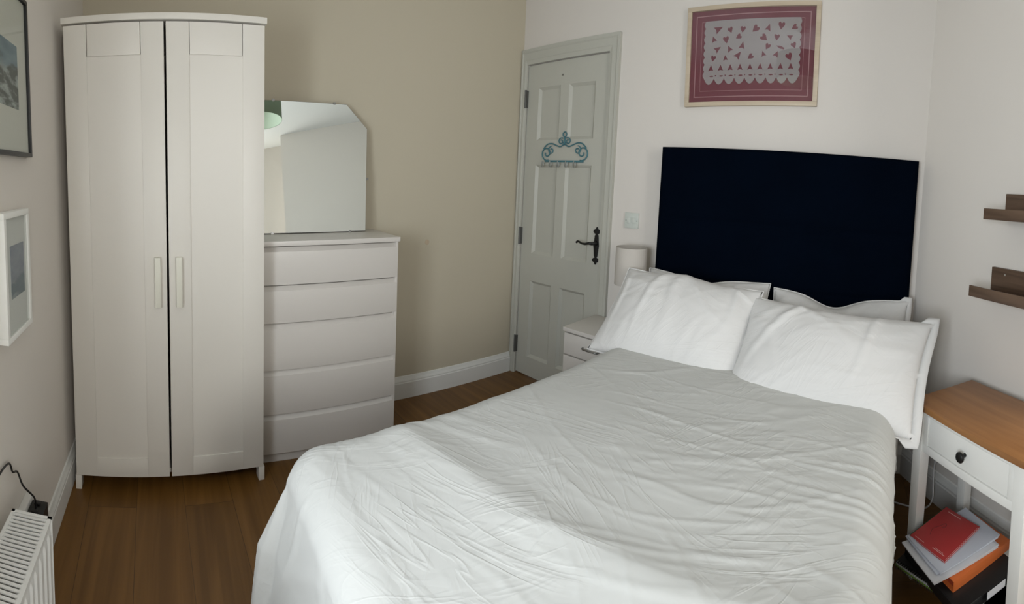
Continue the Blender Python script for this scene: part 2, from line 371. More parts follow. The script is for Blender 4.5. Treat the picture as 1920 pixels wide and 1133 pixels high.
for z in (1.83, 0.935, 0.20):
    h = MB(); h.box(DX0 - .004, DX0 + .012, YB - .014, YB + .004, z - .055, z + .055)
    h.lathe([(.0065, z - .058), (.0065, z + .058)], (DX0 + .002, YB - .013, 0), 12)
    h.build('hinge', 'hinge', door)
# forged latch: spade ended plate, lever
hx, hz = -1.386, 0.940
h = MB(); y0 = YF - .006
out = [(0, -.112), (.006, -.104), (.008, -.098), (.020, -.092), (.024, -.082), (.018, -.074), (.006, -.068), (.012, -.060), (.016, -.02), (.019, 0), (.016, .02), (.012, .060), (.006, .068), (.018, .074), (.024, .082), (.020, .092), (.008, .098), (.006, .104), (0, .112)]
pts = [(hx + u, hz + v) for u, v in out] + [(hx - u, hz + v) for u, v in out[::-1][1:-1]]
h.prism(pts, (y0, YF), lambda u, v, w: (u, w, v))
pl = h.build('latch_plate', 'iron', door, bevel=.0015)
h = MB(); h.lathe([(.015, 0), (.013, -.012), (.009, -.016), (.009, -.045)], (hx, y0, hz + .016), 16, 'y')
h.tube([(hx, y0 - .042, hz + .016), (hx - .02, y0 - .045, hz + .017), (hx - .045, y0 - .045, hz + .010), (hx - .07, y0 - .045, hz + .010), (hx - .09, y0 - .043, hz + .018), (hx - .104, y0 - .040, hz + .019), (hx - .113, y0 - .038, hz + .011)], [.009, .0085, .007, .006, .006, .0065, .007], 10)
h.build('door_lever', 'iron', pl, smooth=True)
h = MB(); h.lathe([(.0055, 0), (.0055, -.0015)], (-1.70, YF, 1.955), 10, 'y'); h.build('screw_hole', 'steel', door)

# small filler smudge on the left wall
sm = MB(); y = 1.41; x = Ax(y) + .0008
sm.lathe([(0.0001, .0012), (.012, .0009), (.016, 0)], (x, y, .915), 14, 'x'); tag(sm.build('wall_smudge', 'mark', loc=(x, y, .915)), 'small round tan filler smudge on the left wall beside the chest of drawers', 'wall smudge')

# ------------------------------------------------------------------ wardrobe
wd = thing('wardrobe', 'tall white two-door wardrobe with shaker panelled doors in the left corner', 'wardrobe', (-1.668, -0.412, 0), R(3.0))
w = 0.788; dp = 0.50; ht = 1.905
b = MB(); b.box(-dp, -0.022, 0, .017, 0, ht - .024); b.build('side_panel', 'lam', wd, bevel=.001)
b = MB(); b.box(-dp, -0.022, w - .017, w, 0, ht - .024); b.build('side_panel', 'lam', wd, bevel=.001)
for y0 in (0, w - .025):
    b = MB(); b.box(-.045, -0.001, y0, y0 + .025, 0, .060); b.build('foot', 'lam', wd, bevel=.001)
b = MB(); b.box(-dp, .004, -.004, w + .004, ht - .024, ht); b.build('top_panel', 'lam', wd, bevel=.0015)
b = MB(); b.box(-dp, -dp + .006, .017, w - .017, .05, ht - .024); b.build('back_panel', 'lam', wd)
b = MB(); b.box(-dp + .006, -.03, .017, w - .017, .06, .078); b.build('bottom_panel', 'lam', wd)
def shaker(y0, y1, hy0, hy1):
    z0, z1 = .062, ht - .031; sw = .088
    d = MB(); g = .0022
    d.box(-.020, 0, y0, y0 + sw, z0, z1).box(-.020, 0, y1 - sw, y1, z0, z1)
    d.box(-.020, 0, y0 + sw, y1 - sw, z0, .140).box(-.020, -.0004, y0 + sw + g, y1 - sw - g, 1.752, z1)
    dd = d.build('door', 'lam', wd, bevel=.0009)
    p = MB(); p.box(-.016, -.0045, y0 + sw - .001, y1 - sw + .001, .138, 1.754); p.build('door_panel', 'lam', dd)
    h = MB(); h.box(.0, .020, hy0, hy1, .772, .972); h.build('handle', 'cream', dd, bevel=.003)
    return dd
shaker(.005, .389, .340, .364)
shaker(.398, .783, .424, .448)

# ------------------------------------------------------------------ chest of drawers
ch = thing('chest_of_drawers', 'white five-drawer chest with slanted finger grooves beside the wardrobe', 'chest of drawers', (-1.772, 1.028, 0), R(-2.0))
cw = .695; cd = .325; czt = 1.008
b = MB(); b.box(-cd, .008, -cw - .006, .006, czt - .022, czt); b.build('top_panel', 'lam2', ch, bevel=.002)
for y0 in (-cw, -.014):
    b = MB(); b.box(-cd, -.001, y0, y0 + .014, 0, czt - .022); b.build('side_panel', 'lam2', ch, bevel=.001)
b = MB(); b.box(-cd, -cd + .006, -cw + .014, -.014, .03, czt - .022); b.build('back_panel', 'lam2', ch)
b = MB(); b.box(-.04, -.022, -cw + .014, -.014, 0, .052); b.build('plinth', 'lam2', ch)
b = MB(); b.box(-.06, -.045, -cw + .014, -.014, .05, czt - .022); b.build('inner_frame', 'lam2', ch)
for z0, z1 in ((.815, .962), (.645, .790), (.434, .620), (.232, .410), (.050, .207)):
    prof = [(-.020, z0), (0, z0), (0, z1 - .001), (-.002, z1), (-.016, z1 + .018), (-.020, z1 + .018)]
    b = MB(); b.prism(prof, (-cw + .001, -.001), lambda u, v, q: (u, q, v)); b.build('drawer', 'lam2', ch, bevel=.0008)

# frameless dressing mirror leaning on the wall, on the chest
mi = thing('mirror', 'frameless mirror with clipped corners leaning on the wall on top of the chest', 'mirror', (-1.772, 1.028, 1.009), R(-2.0))
tilt = R(8.0); bx = -.227
mh = .655
def mf(u, v, q): return (bx - math.sin(tilt) * v + math.cos(tilt) * q, u, math.cos(tilt) * v + math.sin(tilt) * q + .001)
yr, yl = -.062, -.70
o1 = [(yl, .02), (yl + .02, 0), (yr - .012, 0), (yr, .02), (yr + .018, .54), (yr - .088, mh), (yl + .10, mh), (yl - .018, .54)]
o1 = [(yl + .01, 0), (yr - .012, 0), (yr + .018, .535), (yr - .092, mh), (yl + .092, mh), (yl - .018, .535)]
b = MB(); b.prism(o1, (-.0045, -.0002), mf); b.build('backing_board', 'black', mi)
b = MB(); cxm = (yl + yr) / 2
ins = [(cxm + (u - cxm) * .9935, .002 + v * .9935) for u, v in o1]
b.prism(ins, (0, .004), mf); b.build('mirror_glass', 'mirror', mi)
for (u, v) in ((yl + .16, mh), (yr - .16, mh), (yr + .007, .27), (yl + .14, .001), (yr - .10, .001), (yl - .007, .27)):
    b = MB(); s_ = .006
    b.prism([(u - s_, v - s_), (u + s_, v - s_), (u + s_, v + s_), (u - s_, v + s_)], (-.005, .0065), mf); b.build('clip', 'steel', mi)

# ------------------------------------------------------------------ bed
bed = thing('double_bed', 'double bed with a tall navy velvet headboard against the back wall', 'bed', (-.34, 1.2, 0))
def bl(o): o.location = -Vector((-.34, 1.2, 0)); return o
# headboard: padded, two horizontal stitched channels
def pad(x0, x1, z0, z1, y_front, y_back, nx_, nz_, seams):
    b = MB()
    def f(u, v):
        x = x0 + (x1 - x0) * u; z = z0 + (z1 - z0) * v
        e = min(u * (x1 - x0), (1 - u) * (x1 - x0), (1 - v) * (z1 - z0)) 
        k = min(1, e / .022); d = .020 * (1 - math.sqrt(max(0, 1 - (1 - k) ** 2)))
        for s in seams:
            q = abs(z - s) / .012
            if q < 3: d += .0055 * math.exp(-q * q)
        d += .0016 * noise.noise(Vector((x * 6, z * 6, 3)))
        return (x, y_front + d, z)
    b.grid(f, nx_, nz_)
    g0 = len(b.bm.verts)
    b.box(x0 + .0005, x1 - .0005, y_front + .020, y_back, z0, z1 - .0005)
    return b
HY = 2.008
hb = pad(-.967, .292, .28, 1.507, HY, YB - .003, 150, 150, (1.15, .85)).build('headboard', 'navy', bed, smooth=True); bl(hb)
hb.data.set_sharp_from_angle(angle=R(50))
pp = MB(); pp.tube([(-.966, HY + .018, .3), (-.966, HY + .018, 1.506), (.291, HY + .018, 1.506), (.291, HY + .018, .3)], .004, 8); bl(pp.build('piping', 'navy', hb)).location = (0, 0, 0)
mat_poly = [(-.91, 2.0), (.255, 2.0), (.075, .27), (-1.00, .27)]
def shrink(pl, k):
    cx = sum(p[0] for p in pl) / 4; cy = sum(p[1] for p in pl) / 4
    return [(cx + (x - cx) * k, cy + (y - cy) * k) for x, y in pl]
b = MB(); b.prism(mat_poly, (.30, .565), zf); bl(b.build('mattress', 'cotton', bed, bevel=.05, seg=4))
b = MB(); b.prism(shrink(mat_poly, .985), (.06, .298), zf); bl(b.build('bed_base', 'navy', bed, bevel=.01))
for (x, y) in shrink(mat_poly, .88):
    b = MB(); b.lathe([(.025, 0), (.03, .062)], (x, y, 0), 16); bl(b.build('leg', 'black', bed))

# duvet: a sheet draped over the mattress with rounded edges, folds and creases
def ridg(p, sc, w):
    n = noise.noise(Vector((p[0] * sc[0], p[1] * sc[1], w)))
    return n
def crease(p, ang, fl, fa, seed, sharp=9.0, warp=.12):
    """fine ridges running along direction ang"""
    wx = warp * noise.noise(Vector((p[0] * 2.3, p[1] * 2.3, seed + 5))); wy = warp * noise.noise(Vector((p[0] * 2.3, p[1] * 2.3, seed + 9)))
    x, y = p[0] + wx, p[1] + wy
    a = x * math.cos(ang) + y * math.sin(ang); c = -x * math.sin(ang) + y * math.cos(ang)
    n = noise.noise(Vector((a * fl, c * fa, seed)))
    return max(0.0, 1 - abs(n) * sharp)
ZT_ = .632
def duvet_point(s, t):
    """s across in metres from the left edge line, t along from the head; both may exceed the top"""
    L = 1.70; y_head = 1.965
    q = min(max(t, 0), L) ; fr = q / L
    xl = -.905 - .128 * fr; xr = .262 - .200 * fr      # mattress sides
    return xl, xr
def duvet():
    b = MB(); OV = .50; OVF = .56; Rr = .095; L = 1.70; yh = 1.965
    NU, NV = 400, 430
    def f(u, v):
        tl = v * (L + OVF); tq = min(tl, L - Rr); ey = max(0, tl - (L - Rr))
        xl, xr = duvet_point(0, tq); Wd = xr - xl
        sl = -OV + u * (Wd + 2 * OV)
        if sl < Rr: ex = sl - Rr; bxp = xl + Rr
        elif sl > Wd - Rr: ex = sl - (Wd - Rr); bxp = xr - Rr
        else: ex = 0; bxp = xl + sl
        byp = yh - tq
        e = math.hypot(ex, ey)
        if e > 1e-6: nx, ny = ex / e, -ey / e
        else: nx, ny = 0, 0
        # organic wobble along the hem
        per = sl * 1.0 + (tl * 1.0 if ey == 0 else L)
        fold = math.sin(per * 15 + 2.5 * noise.noise(Vector((per * 1.3, .3, 2)))) 
        if e < Rr * math.pi / 2:
            a = e / Rr; hor = Rr * math.sin(a); dr = Rr * (1 - math.cos(a)); k = 0
        else:
            m = e - Rr * math.pi / 2
            corner = min(1, 4 * abs(nx * ny)) 
            hor = Rr + m * ((.06 if nx < .2 else .0) + .10 * corner) ; dr = Rr + m * .985; k = min(1, m / .15)
            hor += ((.012 if nx < .2 else .006) + .030 * corner) * k * fold + (.012 if nx < .2 else .004) * k
        z = ZT_ - dr
        x = bxp + nx * hor; y = byp + ny * hor
        top = max(0, 1 - e / (Rr * 1.4))
        P = (x, y)
        # puffiness and large shape
        puff = .009 * noise.noise(Vector((x * 2.2, y * 2.2, 1.7))) + .0022 * noise.noise(Vector((x * 7, y * 7, 4.1)))
        z += puff * (.4 + .6 * top)
        # broad fold across the bed near the foot, falling away to the foot edge
        yl = y - (.615 + .11 * (x + .5))
        z += top * (.010 * math.exp(-(yl / .05) ** 2))
        if yl < 0: z += top * yl * .10
        # thicker fill near the pillows
        z += top * .010 * math.exp(-((y - 1.5) / .2) ** 2)
        # creases
        m1 = .5 + .5 * noise.noise(Vector((x * 2.2, y * 2.2, 11)))
        m2 = .5 + .5 * noise.noise(Vector((x * 2.0, y * 2.0, 21)))
        c = 0
        c += .0034 * crease(P, R(20), .9, 6.5, 31, 13, .10) * max(0, m1 * 1.7 - .45)
        c += .0026 * crease(P, R(8), 1.4, 11, 41, 12, .08) * max(0, m2 * 1.7 - .40)
        c += .0022 * crease(P, R(-24), 1.2, 9, 51, 13, .08) * max(0, (1 - m1) * 1.6 - .45)
        c += .0014 * crease(P, R(16), 2.5, 24, 61, 9, .06) * m2
        c += .0010 * crease(P, R(34), 3.0, 30, 66, 8, .06) * m1
        # gathers fanning in from the right-hand side
        gx = max(0, 1 - abs(x - .06) / .26) * math.exp(-((y - 1.02) / .16) ** 2)
        c += .0050 * gx * crease(P, R(-12), 1.0, 20, 71, 6, .05)
        side = 0 if e < Rr * .8 else min(1, (e - Rr * .8) / .1)
        z += c * (1 - side)
        if side > 0:
            q_ = .006 * side * (crease((per, z), R(86), 1.2, 7, 81, 5)) + .003 * side * crease((per, z), R(60), 2, 16, 91, 5)
            x += nx * q_; y += ny * q_
        z = max(z, .035 + .004 * math.sin(per * 9))
        return (x, y, z)
    b.grid(f, NU, NV)
    return b
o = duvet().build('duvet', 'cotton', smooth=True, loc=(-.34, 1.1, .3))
sm_ = o.modifiers.new('thickness', 'SOLIDIFY'); sm_.thickness = .006; sm_.offset = -1
tag(o, 'creased plain white duvet spread over the double bed', 'duvet')

# pillows
def pillow(name, label, w, h, t, T, seed, flange=.006, k=.055, sag=0.0, right=0.0, taper=0.0, hump=0.0):
    b = MB(); N = 64; Nv = 48
    def prof(u, v):
        a = max(0, 1 - abs(u) ** 2.6) ; c_ = max(0, 1 - abs(v) ** 2.6)
        return (a * c_) ** .62
    def outline(u, v, ex):
        x = u * w / 2 * (1 - k * (1 - v * v)) ; y = v * h / 2 * (1 - k * 1.1 * (1 - u * u))
        x *= 1 + taper * v
        y += hump * max(0, v) * math.exp(-((u + .1) / .35) ** 2)
        return x, y
    def wr(x, y, sgn):
        z = .012 * noise.noise(Vector((x * 4, y * 4, seed + sgn)))
        up = max(0, min(1, y / h * 1.4 + .55))
        z += .0120 * crease((x, y), R(62 + 20 * math.sin(seed)), 1.0, 6.5, seed + 2, 5, .22) * up
        z += .0095 * crease((x, y), R(-20), 1.3, 8, seed + 7, 6, .2) * up * up
        z += .0026 * crease((x, y), R(30), 2.2, 16, seed + 8, 7, .2)
        z += .0020 * crease((x, y), R(-5), 2.2, 20, seed + 12, 7, .15)
        return z
    for sgn in (1, -1):
        def f(a_, b__):
            u = -1 + 2 * a_; v = -1 + 2 * b__
            # concentrate rows near the seams
            u = math.copysign(abs(u) ** .8, u); v = math.copysign(abs(v) ** .8, v)
            x, y = outline(u, v, 0); p = prof(u, v)
            z = sgn * (t / 2 * p + wr(x, y, sgn) * min(1, p * 2))
            if p == 0: z = 0
            return (x, y, z)
        b.grid(f, N, Nv)
    # flange hem
    ring = []
    M_ = 60
    per = [(-1 + 2 * i / M_, -1) for i in range(M_)] + [(1, -1 + 2 * i / M_) for i in range(M_)] + [(1 - 2 * i / M_, 1) for i in range(M_)] + [(-1, 1 - 2 * i / M_) for i in range(M_)]
    rows = []
    for q in (0, .5, 1):
        row = []
        for i, (u, v) in enumerate(per):
            x, y = outline(u, v, 0)
            d = Vector((u ** 5, v ** 5, 0)); d = d.normalized() if d.length > 0 else d
            fl = flange + (right if d.x > .5 else 0)
            x2 = x + d.x * fl * q; y2 = y + d.y * fl * q
            z2 = q * .010 * noise.noise(Vector((x * 9, y * 9, seed + 3)))
            row.append(b.bm.verts.new((x2, y2, z2)))
        rows.append(row)
    n = len(per)
    for A, B in zip(rows, rows[1:]):
        for i in range(n): b.bm.faces.new((A[i], A[(i + 1) % n], B[(i + 1) % n], B[i]))
    merge(b.bm, 2e-4)
    me_o = b.build(name, 'cotton2', smooth=True)
    me_o.matrix_world = T
    s = me_o.modifiers.new('thick', 'SOLIDIFY'); s.thickness = .0035; s.offset = 0
    tag(me_o, label, 'pillow', 'white pillows at the head of the bed')
    return me_o
def PT(cx, cy, cz, yaw, lean, roll=0):
    return (Matrix.Translation((cx, cy, cz)) @ Matrix.Rotation(R(yaw), 4, 'Z') @ Matrix.Rotation(R(lean), 4, 'X') @ Matrix.Rotation(R(roll), 4, 'Z'))
pillow('pillow', 'back left white pillow, propped on the headboard behind the front pillow by the lamp', .62, .40, .12, PT(-.665, 1.910, .695, 0, 70), 3.3, hump=-.03)
pillow('pillow', 'back right white pillow, propped on the headboard behind the front pillow by the wooden table', .62, .40, .12, PT(-.03, 1.905, .675, -1, 68, -1), 6.1, hump=-.05, right=.02)
pillow('pillow', 'front left white pillow, nearest the white bedside drawers and lamp', .655, .43, .18, PT(-.685, 1.655, .738, 0, 46, -2), 9.2, hump=.025, taper=.0)
pillow('pillow', 'front right white pillow, overhanging the bed edge towards the wooden-topped table', .70, .42, .17, PT(-.055, 1.555, .710, -9, 44, -2), 12.7, right=.028, taper=.06)

# ------------------------------------------------------------------ bedside cabinet and lamp behind the bed
bc = thing('bedside_cabinet', 'small white bedside cabinet with drawers between the door and the bed', 'bedside cabinet', (-1.342, 1.765, 0))
b = MB(); b.box(-.004, .352, -.006, .292, .530, .550); b.build('top_panel', 'lam2', bc, bevel=.0015)
b = MB(); b.box(0, .348, .014, .290, .0, .530); b.build('carcass', 'lam2', bc, bevel=.001)
for z0, z1 in ((.412, .522), (.290, .405), (.165, .283), (.04, .158)):
    b = MB(); b.box(.004, .344, -.002, .014, z0, z1); dr = b.build('drawer', 'lam2', bc, bevel=.001)
    zc = (z0 + z1) / 2 + .004; b = MB(); xc = .174
    b.tube([(xc - .048, -.002, zc), (xc - .046, -.016, zc), (xc - .036, -.022, zc), (xc, -.024, zc), (xc + .036, -.022, zc), (xc + .046, -.016, zc), (xc + .048, -.002, zc)], .0042, 8)
    b.build('handle', 'steel', dr, smooth=True)
lp = thing('table_lamp', 'small bedside lamp with a pale drum shade on the white cabinet', 'lamp', (-1.060, 1.925, .551))
b = MB(); b.lathe([(.0, 0), (.062, 0), (.066, .008), (.06, .02), (.02, .03), (.012, .06), (.022, .10), (.03, .14), (.018, .18), (.010, .20), (.010, .26), (0.0, .26)], seg=32); b.build('base', 'plate', lp, smooth=True)
b = MB(); b.lathe([(.080, .245), (.080, .435), (.0775, .437), (.0775, .245), (.080, .245)], seg=56, cap=False); b.build('lamp_shade', 'shade', lp, smooth=True, bevel=0)
b = MB()
for k in range(3):
    q = k * 2.094 + .4; b.tube([(0, 0, .262), (.0775 * math.cos(q), .0775 * math.sin(q), .262)], .0015, 6)
b.lathe([(.014, .25), (.014, .30)], seg=12); b.lathe([(.0, .30), (.012, .30), (.026, .335), (.022, .37), (0, .385)], seg=16); b.build('bulb_holder', 'socket', lp, smooth=True)

# light switch on the back wall
sw = thing('light_switch', 'white double light switch on the wall above the lamp', 'light switch', (-1.157, YB, 1.109))
b = MB(); b.box(-.043, .043, -.009, 0, -.043, .043); b.build('plate', 'plate', sw, bevel=.003)
for x in (-.026, .004):
    b = MB(); b.box(x, x + .020, -.0135, -.008, -.016, .016); b.build('rocker', 'plate', sw, bevel=.002)
for x in (-.034, .034):
    b = MB(); b.lathe([(.003, -.0095), (.003, -.009)], (x, 0, 0), 10, 'y'); b.build('screw_head', 'steel', sw)

# teal scroll hook rack on the door
hk = thing('hook_rack', 'teal scrolled iron hook rack with five hooks on the white door', 'hook rack', (-1.657, YF, 1.425))
def spiral(cx, cz, r0, r1, a0, turns, n=26, y=-.006):
    return [(cx + (r0 + (r1 - r0) * i / n) * math.cos(a0 + turns * 2 * math.pi * i / n), y, cz + (r0 + (r1 - r0) * i / n) * math.sin(a0 + turns * 2 * math.pi * i / n)) for i in range(n + 1)]
b = MB(); y = -.006
b.box(-.150, .150, -.010, -.004, -.003, .008)
b.build('bar', 'teal', hk, bevel=.001)
for s in (-1, 1):
    b = MB()
    # big end scroll
    c1 = [(s * p[0], p[1], p[2]) for p in spiral(.138, .052, .046, .010, -1.9, 1.35)]
    b.tube(c1, .0042, 8)
    # shoulder curve from the end scroll up to the middle
    top = [(.165, .082), (.135, .108), (.098, .112), (.062, .100), (.034, .092), (.012, .102), (.004, .122)]
    sm_pts = []
    for i in range(len(top) - 1):
        p0 = top[max(i - 1, 0)]; p1 = top[i]; p2 = top[i + 1]; p3 = top[min(i + 2, len(top) - 1)]
        for k in range(5):
            t_ = k / 5
            sm_pts.append(tuple(.5 * ((2 * p1[j]) + (-p0[j] + p2[j]) * t_ + (2 * p0[j] - 5 * p1[j] + 4 * p2[j] - p3[j]) * t_ ** 2 + (-p0[j] + 3 * p1[j] - 3 * p2[j] + p3[j]) * t_ ** 3) for j in (0, 1)))
    b.tube([(s * p[0], y, p[1]) for p in sm_pts], .0042, 8)
    b.tube([(s * p[0], p[1], p[2]) for p in spiral(.102, .070, .026, .008, 1.5, -1.1)], .0036, 8)
    # small top scrolls
    b.tube([(s * p[0], p[1], p[2]) for p in spiral(.026, .125, .022, .006, 2.2, -1.2)], .0038, 8)
    b.build('scroll', 'teal', hk, smooth=True)
b = MB(); b.tube([(0, y, .10), (0, y, .152)], .005, 8); b.tube([(.014 * math.cos(q / 16 * 2 * math.pi), y, .166 + .015 * math.sin(q / 16 * 2 * math.pi)) for q in range(16)], .004, 8, closed=True)
b.build('finial', 'teal', hk, smooth=True)
for k in range(5):
    x = -.155 + k * .0625
    b = MB(); b.tube([(x - .012, -.010, .004), (x - .016, -.013, -.010), (x - .014, -.018, -.024), (x - .004, -.024, -.034), (x + .008, -.028, -.033), (x + .016, -.032, -.022), (x + .017, -.034, -.008)], .0036, 8)
    b.lathe([(0, -.006), (.005, -.003), (.005, .003), (0, .006)], (x + .017, -.036, -.010), 10)
    b.build('hook', 'greymetal', hk, smooth=True)

# ------------------------------------------------------------------ picture above the bed
pc = thing('framed_picture', 'crimson mounted lacy cut-paper picture in a pale wood frame above the headboard', 'picture', (-.545, YB, 1.728), 0)
pc.rotation_euler = (0, R(-1.4), 0)
fw, fh = .336, .50
b = MB()
for x0, x1, z0, z1 in ((-fw, fw, 0, .022), (-fw, fw, fh - .022, fh), (-fw, -fw + .022, .022, fh - .022), (fw - .022, fw, .022, fh - .022)): b.box(x0, x1, -.022, -.001, z0, z1)
b.build('frame', 'pale_wood', pc, bevel=.001)
b = MB(); b.box(-fw + .02, fw - .02, -.010, -.004, .02, fh - .02); b.build('mount', 'crimson', pc)
b = MB()
def rect_line(m_, wln):
    x0, x1, z0, z1 = -fw + m_, fw - m_, m_, fh - m_
    for q in ((x0, x1, z0, z0 + wln), (x0, x1, z1 - wln, z1), (x0, x0 + wln, z0 + wln, z1 - wln), (x1 - wln, x1, z0 + wln, z1 - wln)):
        b.box(q[0], q[1], -.0108, -.010, q[2], q[3])
rect_line(.046, .0042); rect_line(.076, .0018)
b.build('mount_lines', 'pinkline', pc)
lz0 = .138; lx = .238; b = MB()
# scalloped sheet of cut paper
ns = 9; outl = []
for i in range(ns):
    xa = -lx + 2 * lx * i / ns; xb = -lx + 2 * lx * (i + 1) / ns
    for k in range(6):
        q = k / 6; outl.append((xa + (xb - xa) * q, lz0 - .030 * math.sin(math.pi * q) ** .8))
outl.append((lx, lz0))
nr = 8; zt = fh - .075
for i in range(nr):
    for k in range(4):
        q = k / 4; outl.append((lx + .008 * math.sin(math.pi * q), lz0 + (zt - lz0) * (i + q) / nr))
outl += [(lx, zt), (-lx, zt)]
for i in range(nr):
    for k in range(4):
        q = k / 4; outl.append((-lx - .008 * math.sin(math.pi * q), zt - (zt - lz0) * (i + q) / nr)) if (i or k) else None
b.prism(outl, (-.0118, -.0105), lambda u, v, q: (u, q, v))
lace = b.build('cut_paper_sheet', 'lace', pc)
def cut(cx, cz, r, ang, kind):
    if kind == 0: base = [(0, -1), (.75, .1), (.8, .6), (.4, .9), (0, .5), (-.4, .9), (-.8, .6), (-.75, .1)]
    elif kind == 1: base = [(0, 1.1), (.8, -.7), (0, -.45), (-.8, -.7)]
    else: base = [(0, 1.2), (.35, .2), (.2, -1), (-.2, -1), (-.35, .2)]
    pts = [(cx + r * (x * math.cos(ang) - z * math.sin(ang)), cz + r * (x * math.sin(ang) + z * math.cos(ang))) for x, z in base]
    b = MB(); b.prism(pts, (-.0124, -.0117), lambda u, v, q: (u, q, v)); b.build('cut_out_shape', 'crimson', lace)
for i in range(9):
    x = -lx + .035 + i * .0505
    cut(x, lz0 + .050, .017, 0, 1); cut(x + .004, lz0 + .012, .010, R(90), 2)
    if i < 8: cut(x + .026, lz0 + .014, .004, 0, 0)
rnd = random.Random(4)
for row, z in enumerate((lz0 + .105, lz0 + .150, lz0 + .195, lz0 + .240)):
    for i in range(7):
        x = -lx + .045 + i * .064 + (.02 if row % 2 else 0)
        if abs(x) < .035 and row in (1, 2): continue
        cut(x, z + rnd.uniform(-.008, .008), rnd.uniform(.015, .024), rnd.uniform(-1.2, 1.2), rnd.choice((0, 0, 1, 2)))
b = MB(); b.box(-fw + .021, fw - .021, -.0165, -.0150, .021, fh - .021); b.build('picture_glass', 'picglass', pc)

# ------------------------------------------------------------------ pictures and radiator on the left-hand wall
def frame(name, label, x0, x1, z0, z1, fwid, dep, m, mount, pw, pmat, y=YD, lean=0):
    e = thing(name, label, 'picture', ((x0 + x1) / 2, y, z0)); e.rotation_euler = (R(lean), 0, 0)
    hx_ = (x1 - x0) / 2; hh = z1 - z0; b = MB()
    for q in ((-hx_, hx_, 0, fwid), (-hx_, hx_, hh - fwid, hh), (-hx_, -hx_ + fwid, fwid, hh - fwid), (hx_ - fwid, hx_, fwid, hh - fwid)): b.box(q[0], q[1], .001, dep, q[2], q[3])
    b.build('frame', m, e, bevel=.0012)
    b = MB(); b.box(-hx_ + fwid - .002, hx_ - fwid + .002, .003, dep - .009, fwid - .002, hh - fwid + .002); b.build('mount', mount, e)
    b = MB(); b.box(pw[0] - (x0 + x1) / 2, pw[1] - (x0 + x1) / 2, dep - .0095, dep - .008, pw[2] - z0, pw[3] - z0); p = b.build('print', pmat, e, )
    # the print's texture is laid out in room heights
    me = p.data; me.transform(Matrix.Translation((0, 0, z0))); p.location.z = -z0
    b = MB(); b.box(-hx_ + fwid, hx_ - fwid, dep - .006, dep - .0045, fwid, hh - fwid); b.build('picture_glass', 'picglass', e)
    return e
frame('framed_picture', 'black framed coastal landscape picture hanging high on the left-hand wall', -1.292, -.985, 1.358, 1.828, .012, .020, 'blackframe', 'mount', (-1.205, -1.060, 1.492, 1.672), 'sea')
frame('framed_picture', 'small white framed misty sea picture low on the left-hand wall, above the radiator', -1.205, -1.010, .862, 1.205, .016, .030, 'whitepaint', 'mountw', (-1.170, -1.065, .968, 1.112), 'hills', lean=0)

rd = thing('radiator', 'white ribbed panel radiator with slotted top grille by the left-hand wall', 'radiator', (-.97, YD, 0))
rl = .78; zt = .456; zb = .115; yb, yf = .038, .142
b = MB()
b.box(0, rl, yf - .010, yf, zt - .004, zt); b.box(0, rl, yb, yb + .008, zt - .004, zt); b.box(0, .008, yb, yf, zt - .004, zt); b.box(rl - .008, rl, yb, yf, zt - .004, zt)
n = int((rl - .016) / .0112)
for i in range(n):
    x = .010 + i * .0112; b.box(x, x + .0055, yb + .006, yf - .008, zt - .005, zt - .001)
b.build('top_grille', 'rad', rd)
def fins(y_, out_):
    b = MB(); nn = int(rl / .033); prof = []
    N = nn * 8
    def f(u, v):
        x = u * rl; ph = (x / .033) % 1
        d = .006 * (1 if .25 < ph < .75 else 0); z = zb + (zt - .006 - zb) * v
        if v < .06 or v > .94: d = 0.003
        return (x, y_ + out_ * d, z)
    b.grid(f, N, 20); return b
b = fins(yf - .007, 1); b.box(0.0, rl, yf - .014, yf - .008, zb, zt - .004); b.build('front_panel', 'rad', rd)
b = fins(yb + .007, -1); b.box(0.0, rl, yb + .007, yb + .012, zb, zt - .004); b.build('rear_panel', 'rad', rd)
for x in (-.0015, rl):
    b = MB(); b.box(x, x + .0015, yb, yf, zb + .01, zt - .002); b.build('side_cover', 'rad', rd)
b = MB()
for i in range(int(rl / .02)):
    b.box(.01 + i * .02, .0115 + i * .02, yb + .013, yf - .015, zb + .02, zt - .03)
b.build('convector', 'rad', rd)
for x in (.14, rl - .14):
    b = MB(); b.box(x, x + .03, .001, yb + .004, zb + .02, zt - .05); b.build('bracket', 'rad', rd)
b = MB(); b.lathe([(.011, 0), (.011, zb + .06)], (-.028, .09, 0), 14); b.tube([(-.028, .09, zb + .05), (0, .09, zb + .05)], .011, 10)
b.lathe([(.0, .14), (.019, .14), (.021, .15), (.019, .23), (.012, .242), (0, .242)], (-.028, .09, 0), 20); b.build('valve', 'black', rd, smooth=True)

